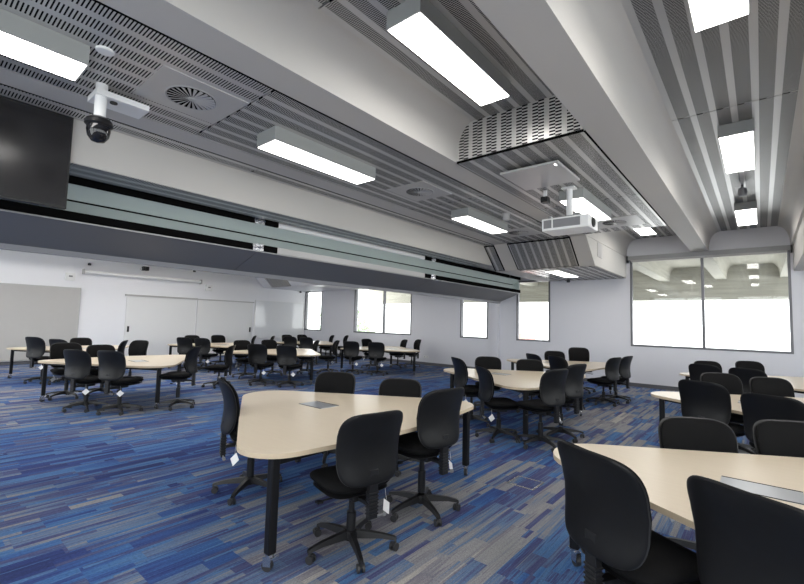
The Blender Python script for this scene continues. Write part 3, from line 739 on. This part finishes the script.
def put_chair(bx_, by_, ang, label, group, lift=0):
    """(bx, by): where the backrest stands; ang: degrees the chair faces"""
    global cp
    o = make_chair() if cp is None else copy_tree(cp); cp = cp or o
    a = math.radians(ang)
    o.location = (bx_+.235*math.cos(a), by_+.235*math.sin(a), 0); o.rotation_euler = (0, 0, a)
    if lift:
        for c in o.children:
            if not c.name.startswith(('star_base', 'castor')): c.location.z += lift
    tag(o, label, 'chair', group)
    return o
def lift_for(x, y, row):
    if not row: return 0
    lo = min(range(-11, 9), key=lambda k: abs(project(x, y, .968+k/100)[1]-row))
    return lo/100
NEAR = ((-1.2, -.42), (.32, -1.24)); FAR = ((-1.2, .42), (.32, 1.24)); BS = ((.87, -1.0), (.87, 1.0))
EDGE = {'near': (NEAR, (-.475, -.88), 61.6), 'far': (FAR, (-.475, .88), -61.6), 'base': (BS, (1, 0), 180)}
def at_edge(t, edge, px, off):
    """point on a line parallel to a table edge whose picture column is px"""
    cx, cy, s, _ = T[t]; (p, q), n, a = EDGE[edge]
    best = None
    for k in range(-60, 461):
        u = k/400
        x = p[0]+(q[0]-p[0])*u+n[0]*off; y = p[1]+(q[1]-p[1])*u+n[1]*off
        X, Y = cx+s*x, cy+s*y if s == 1 else cy+y
        if edge != 'base' or True:
            d = abs(project(X, Y, .9)[0]-px)
            if best is None or d < best[0]: best = (d, X, Y)
    ang = a if s == 1 else 180-a
    return best[1], best[2], ang
CHAIRS = [
 # table, edge or (x, y), column, offset, turn, label
 ('T1', (-1.965, 2.09), 168, 'black chair seen from behind at the front corner of the big foreground table'),
 ('T1', (-1.975, 2.92), 172, 'black chair seen from behind, second along the blunt end of the big foreground table'),
 ('T1', (-3.66, 1.98), 70, 'black chair alone on the near side of the big foreground table, seen edge-on'),
 ('T1', 'far', 336, .095, 0, 'black chair across the big foreground table, above its power port'),
 ('T1', 'far', 401, .095, 0, 'black chair across the big foreground table, near its far corner'),
 ('T2', 'near', 594, .27, -2, 'closest black chair with its whole backrest in view, back to the viewer'),
 ('T2', 'near', 758, .17, 0, 'closest black chair cut off by the picture corner'),
 ('T2', 'far', 695, .095, 0, 'black chair facing the viewer across the closest table, left of its pair'),
 ('T2', 'far', 792, .095, 0, 'black chair facing the viewer across the closest table, cut by the picture edge'),
 ('T3', 'near', 702, .24, 6, 'tall-looking black chair turned away, at the second table below the wide window'),
 ('T3', 'near', 772, .42, 6, 'black chair turned away, right of its pair at the second table back'),
 ('T3', 'far', 720, .095, 0, 'black chair facing the viewer across the second table, left of its pair'),
 ('T3', 'far', 770, .095, 0, 'black chair facing the viewer across the second table, right of its pair'),
 ('T4', 'near', 704, .30, 10, 'black chair turned away at the table closest to the wide window, left pair'),
 ('T4', 'near', 747, .42, 10, 'black chair turned away at the table closest to the wide window, right pair'),
 ('T4', 'far', 707, .22, 0, 'black chair under the wide window facing the viewer, left one'),
 ('T4', 'far', 749, .22, 0, 'black chair under the wide window facing the viewer, right one'),
 ('T5', 'near', 458, .16, -8, 'black chair nearest the tip of the table behind the big foreground table'),
 ('T5', 'near', 483, .24, -12, 'black chair with a white card below, at the near side of the rounded-end table'),
 ('T5', 'far', 488, .15, 4, 'black chair facing the viewer across the rounded-end table, left one'),
 ('T5', 'far', 529.5, .15, 4, 'black chair facing the viewer across the rounded-end table, right one'),
 ('T5', 'base', 556, .20, -16, 'black chair at the rounded end of the middle table, nearer of two side views'),
 ('T5', 'base', 576, .24, -14, 'black chair at the rounded end of the middle table, farther of two side views'),
 ('T6', 'near', 533, .15, -4, 'black chair at the tip of the table by the end wall'),
 ('T6', 'near', 557, .28, 0, 'black chair turned away in front of the table by the end wall'),
 ('T6', 'far', 554.5, .15, 4, 'black chair facing the viewer behind the table by the end wall, left one'),
 ('T6', 'far', 578.5, .15, 4, 'black chair facing the viewer behind the table by the end wall, right one'),
 ('T6', 'base', 614.5, .24, -14, 'black chair in side view at the end wall table, nearer of the two'),
 ('T6', 'base', 627, .34, -10, 'black chair in side view at the end wall table, outermost of all'),
 ('T7', 'near', 76, .30, 0, 'black chair turned away at the nearest far room table, left one with a white card'),
 ('T7', 'near', 110, .30, 0, 'black chair turned away at the nearest far room table, right one'),
 ('T7', 'base', 66, .20, 0, 'black chair at the blunt end of the nearest far room table, left one'),
 ('T7', 'base', 101, .20, 0, 'black chair facing the viewer at the blunt end of the nearest far room table'),
 ('T7', 'far', 185, .20, -15, 'black chair in side view at the end of the nearest far room table, inner one'),
 ('T7', 'far', 192, .80, -15, 'black chair in side view at the end of the nearest far room table, outer one'),
 ('T8', 'near', 34, .25, 0, 'black chair turned away at the table by the beige pinboard'),
 ('T8', 'near', 58, .20, 0, 'black chair turned away, second along the table by the beige pinboard'),
 ('T8', 'base', 81, .22, 0, 'black chair facing the viewer in front of the pinboard edge'),
 ('T8', (-12.0, 3.75), -118, 'black chair in side view at the tip of the pinboard table'),
 ('T8', (-11.55, 3.95), -60, 'black chair standing clear beyond the tip of the pinboard table'),
 ('T10', 'near', 184, .25, 0, 'black chair turned away at the table before the door leaves, left one'),
 ('T10', 'near', 202, .25, 0, 'black chair turned away at the table before the door leaves, right one'),
 ('T10', 'base', 192, .22, 0, 'black chair on the wall side of the table before the door leaves, hidden partly'),
 ('T10', 'base', 218, .22, 0, 'black chair facing the viewer in front of the second door leaf'),
 ('T10', 'far', 245, .18, 0, 'black chair in side view at the whiteboard side of the door table, inner one'),
 ('T10', 'far', 250, .80, 0, 'black chair in side view at the whiteboard side of the door table, outer one'),
 ('T9', 'near', 257, .28, 0, 'black chair turned away at the middle far room table, left one'),
 ('T9', 'near', 286, .30, 0, 'black chair turned away with white card at the middle far room table, right one'),
 ('T9', 'base', 242, .20, 0, 'black chair on the wall side of the middle far room table, left one'),
 ('T9', 'base', 269, .20, 0, 'black chair facing the viewer across the middle far room table'),
 ('T9', 'far', 311, .20, 0, 'black chair in side view at the middle far room table, nearer its top'),
 ('T9', 'far', 318, .80, 0, 'black chair in side view standing off the middle far room table'),
 ('T12', 'near', 290, .25, 0, 'black chair turned away at the farthest table, left one'),
 ('T12', 'near', 306, .28, 0, 'black chair turned away at the farthest table, right one'),
 ('T12', 'base', 287, .22, 0, 'black chair on the whiteboard side of the farthest table, left one'),
 ('T12', 'base', 302, .22, 0, 'black chair on the whiteboard side of the farthest table, beneath the corner window'),
 ('T12', 'far', 331, .22, 0, 'black chair in side view by the end wall at the farthest table, left one'),
 ('T12', 'far', 336.5, .82, 0, 'black chair in side view by the end wall at the farthest table, right one'),
 ('T11', 'near', 351, .28, 0, 'black chair turned away below the two-pane window, left one with white card'),
 ('T11', 'near', 376, .28, 0, 'black chair turned away below the two-pane window, right one with white card'),
 ('T11', 'base', 366.5, .22, 0, 'black chair facing the viewer just under the two-pane window'),
 ('T11', 'far', 404.5, .2, 0, 'black chair in side view at the tip of the two-pane window table'),
 ('T11', 'far', 413, .80, 0, 'black chair standing off the tip of the two-pane window table'),
]
# seat height setting of each chair, read off as the height of its backrest
ROWS = [411, 387, 378, 373, 379.5, 447, 491, 419, 423, 381, 395, 373.5, 378, 364, 368.5, 361, 361.5, 357.5, 366, 357, 359.5, 368.5, 358, 353.5, 356,
        351, 347.5, 357, 356, 349.5, 350.5, 343, 345, 344, 345, 337, 339, 338, 340, 340.5]+[0]*40
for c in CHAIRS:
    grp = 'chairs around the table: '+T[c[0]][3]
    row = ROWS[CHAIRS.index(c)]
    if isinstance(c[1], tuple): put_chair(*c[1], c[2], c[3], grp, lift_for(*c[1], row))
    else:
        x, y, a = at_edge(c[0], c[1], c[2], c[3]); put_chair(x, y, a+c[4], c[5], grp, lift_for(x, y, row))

# ------------------------------------------------------------------ outside
structure(MB().bx(XL-3, XR+3, YB+.22, 20.9, 4.05, 4.35).build('overhang_slab', M['concrete']))
for k in range(-7, 6):
    b = MB().extrude(cove(-4.86+1.865*k, z1=4.05), 'y', YB+.24, 20.5).build('overhang_beam', M['concrete'], smooth=True); structure(b)
structure(MB().bx(XL-3, XR+3, 20.5, 20.9, 2.76, 4.05).build('overhang_fascia', M['concrete']))
structure(MB().bx(XL-3, XR+3, YB+.22, 20.9, -.4, -.1).build('added_ground_slab', M['outdoor_grey']))  # unseen slab, added to cut the light reaching the overhang from below
def building(name, x0, x1, y0, y1, z0, z1, m, label, wins):
    e = empty(name, ((x0+x1)/2, (y0+y1)/2, z0)); tag(e, label, 'building')
    rel(MB().bx(x0, x1, y0, y1, z0, z1), 'outer_wall', m, e)
    rel(MB().bx(x0-.3, x1+.3, y0-.3, y1+.3, z1, z1+.3), 'roof_edge', M['render'], e)
    n = wins
    for k in range(n):
        a = x0+(x1-x0)*(k+.35)/n; b_ = x0+(x1-x0)*(k+.65)/n
        rel(MB().bx(a, b_, y0-.05, y0, z0+(z1-z0)*.45, z0+(z1-z0)*.75), 'window_pane', M['plate'], e)
building('outside_building', -22, -9, 55, 60, -6, 5, M['render'], 'pale overexposed building outside beyond the wide window', 4)
building('outside_building', -22.5, -19.5, 44, 47, -6, 1.6, M['brick'], 'low red building outside the window at the end of the partition', 2)
def tree(x, y, h, r, label):
    e = empty('garden_tree', (x, y, -6)); tag(e, label, 'tree', 'trees outside the far room windows')
    MB().tube((0, 0, 0), (0, 0, h*.5), .2, .12).build('trunk', M['outdoor_grey'], e)
    b = MB()
    for k in range(420):
        d = Vector((random.gauss(0, 1), random.gauss(0, 1), random.gauss(0, 1))).normalized()*r*random.random()**.4
        c = Vector((0, 0, h*.75))+Vector((d.x, d.y, d.z*1.3)); s = r*.13
        u = Vector((random.gauss(0, 1), random.gauss(0, 1), random.gauss(0, 1))).normalized()*s; v = u.orthogonal().normalized()*s*.6
        b.add([c-u, c-v, c+u, c+v], [(0, 1, 2, 3)])
    b.build('foliage', M['grass'], e)
tree(-30, 26, 9, 1.6, 'green tree outside the corner window')
tree(-25.5, 25, 9, 1.3, 'green tree outside the left pane of the two-pane window')

# ------------------------------------------------------------------ light
W = bpy.data.worlds.new('daylight'); S.world = W; W.use_nodes = True
bg = W.node_tree.nodes['Background']; bg.inputs[0].default_value = (.99, .99, 1.0, 1); bg.inputs[1].default_value = 3.6
for x0, x1, hd, mu in WIN:
    l = bpy.data.lights.new('window_portal', 'AREA'); l.shape = 'RECTANGLE'; l.size = x1-x0; l.size_y = hd-SILL; l.cycles.is_portal = True
    o = bpy.data.objects.new('window_portal', l); COL.objects.link(o); o.location = ((x0+x1)/2, YB+.2, (hd+SILL)/2); o.rotation_euler = (-PI/2, 0, 0)
def portal(loc, rot, sx, sy):
    l = bpy.data.lights.new('window_portal', 'AREA'); l.shape = 'RECTANGLE'; l.size = sx; l.size_y = sy; l.cycles.is_portal = True
    o = bpy.data.objects.new('window_portal', l); COL.objects.link(o); o.location = loc; o.rotation_euler = rot
for a, b_ in RW_ADDED: portal((XR+.22, (a+b_)/2, 2.2), (0, PI/2, 0), HEAD-.9, b_-a)
for a, b_ in FW_ADDED: portal(((a+b_)/2, YF-.22, 2.2), (PI/2, 0, 0), b_-a, HEAD-.9)

S.view_settings.view_transform = 'Standard'; S.view_settings.look = 'None'; S.view_settings.gamma = 1.0; S.view_settings.use_curve_mapping = False
S.view_settings.exposure = 0.66
S.cycles.use_denoising = True
S.cycles.max_bounces = 8; S.cycles.diffuse_bounces = 5; S.cycles.glossy_bounces = 4; S.cycles.transparent_max_bounces = 8
S.cycles.sample_clamp_indirect = 6.0
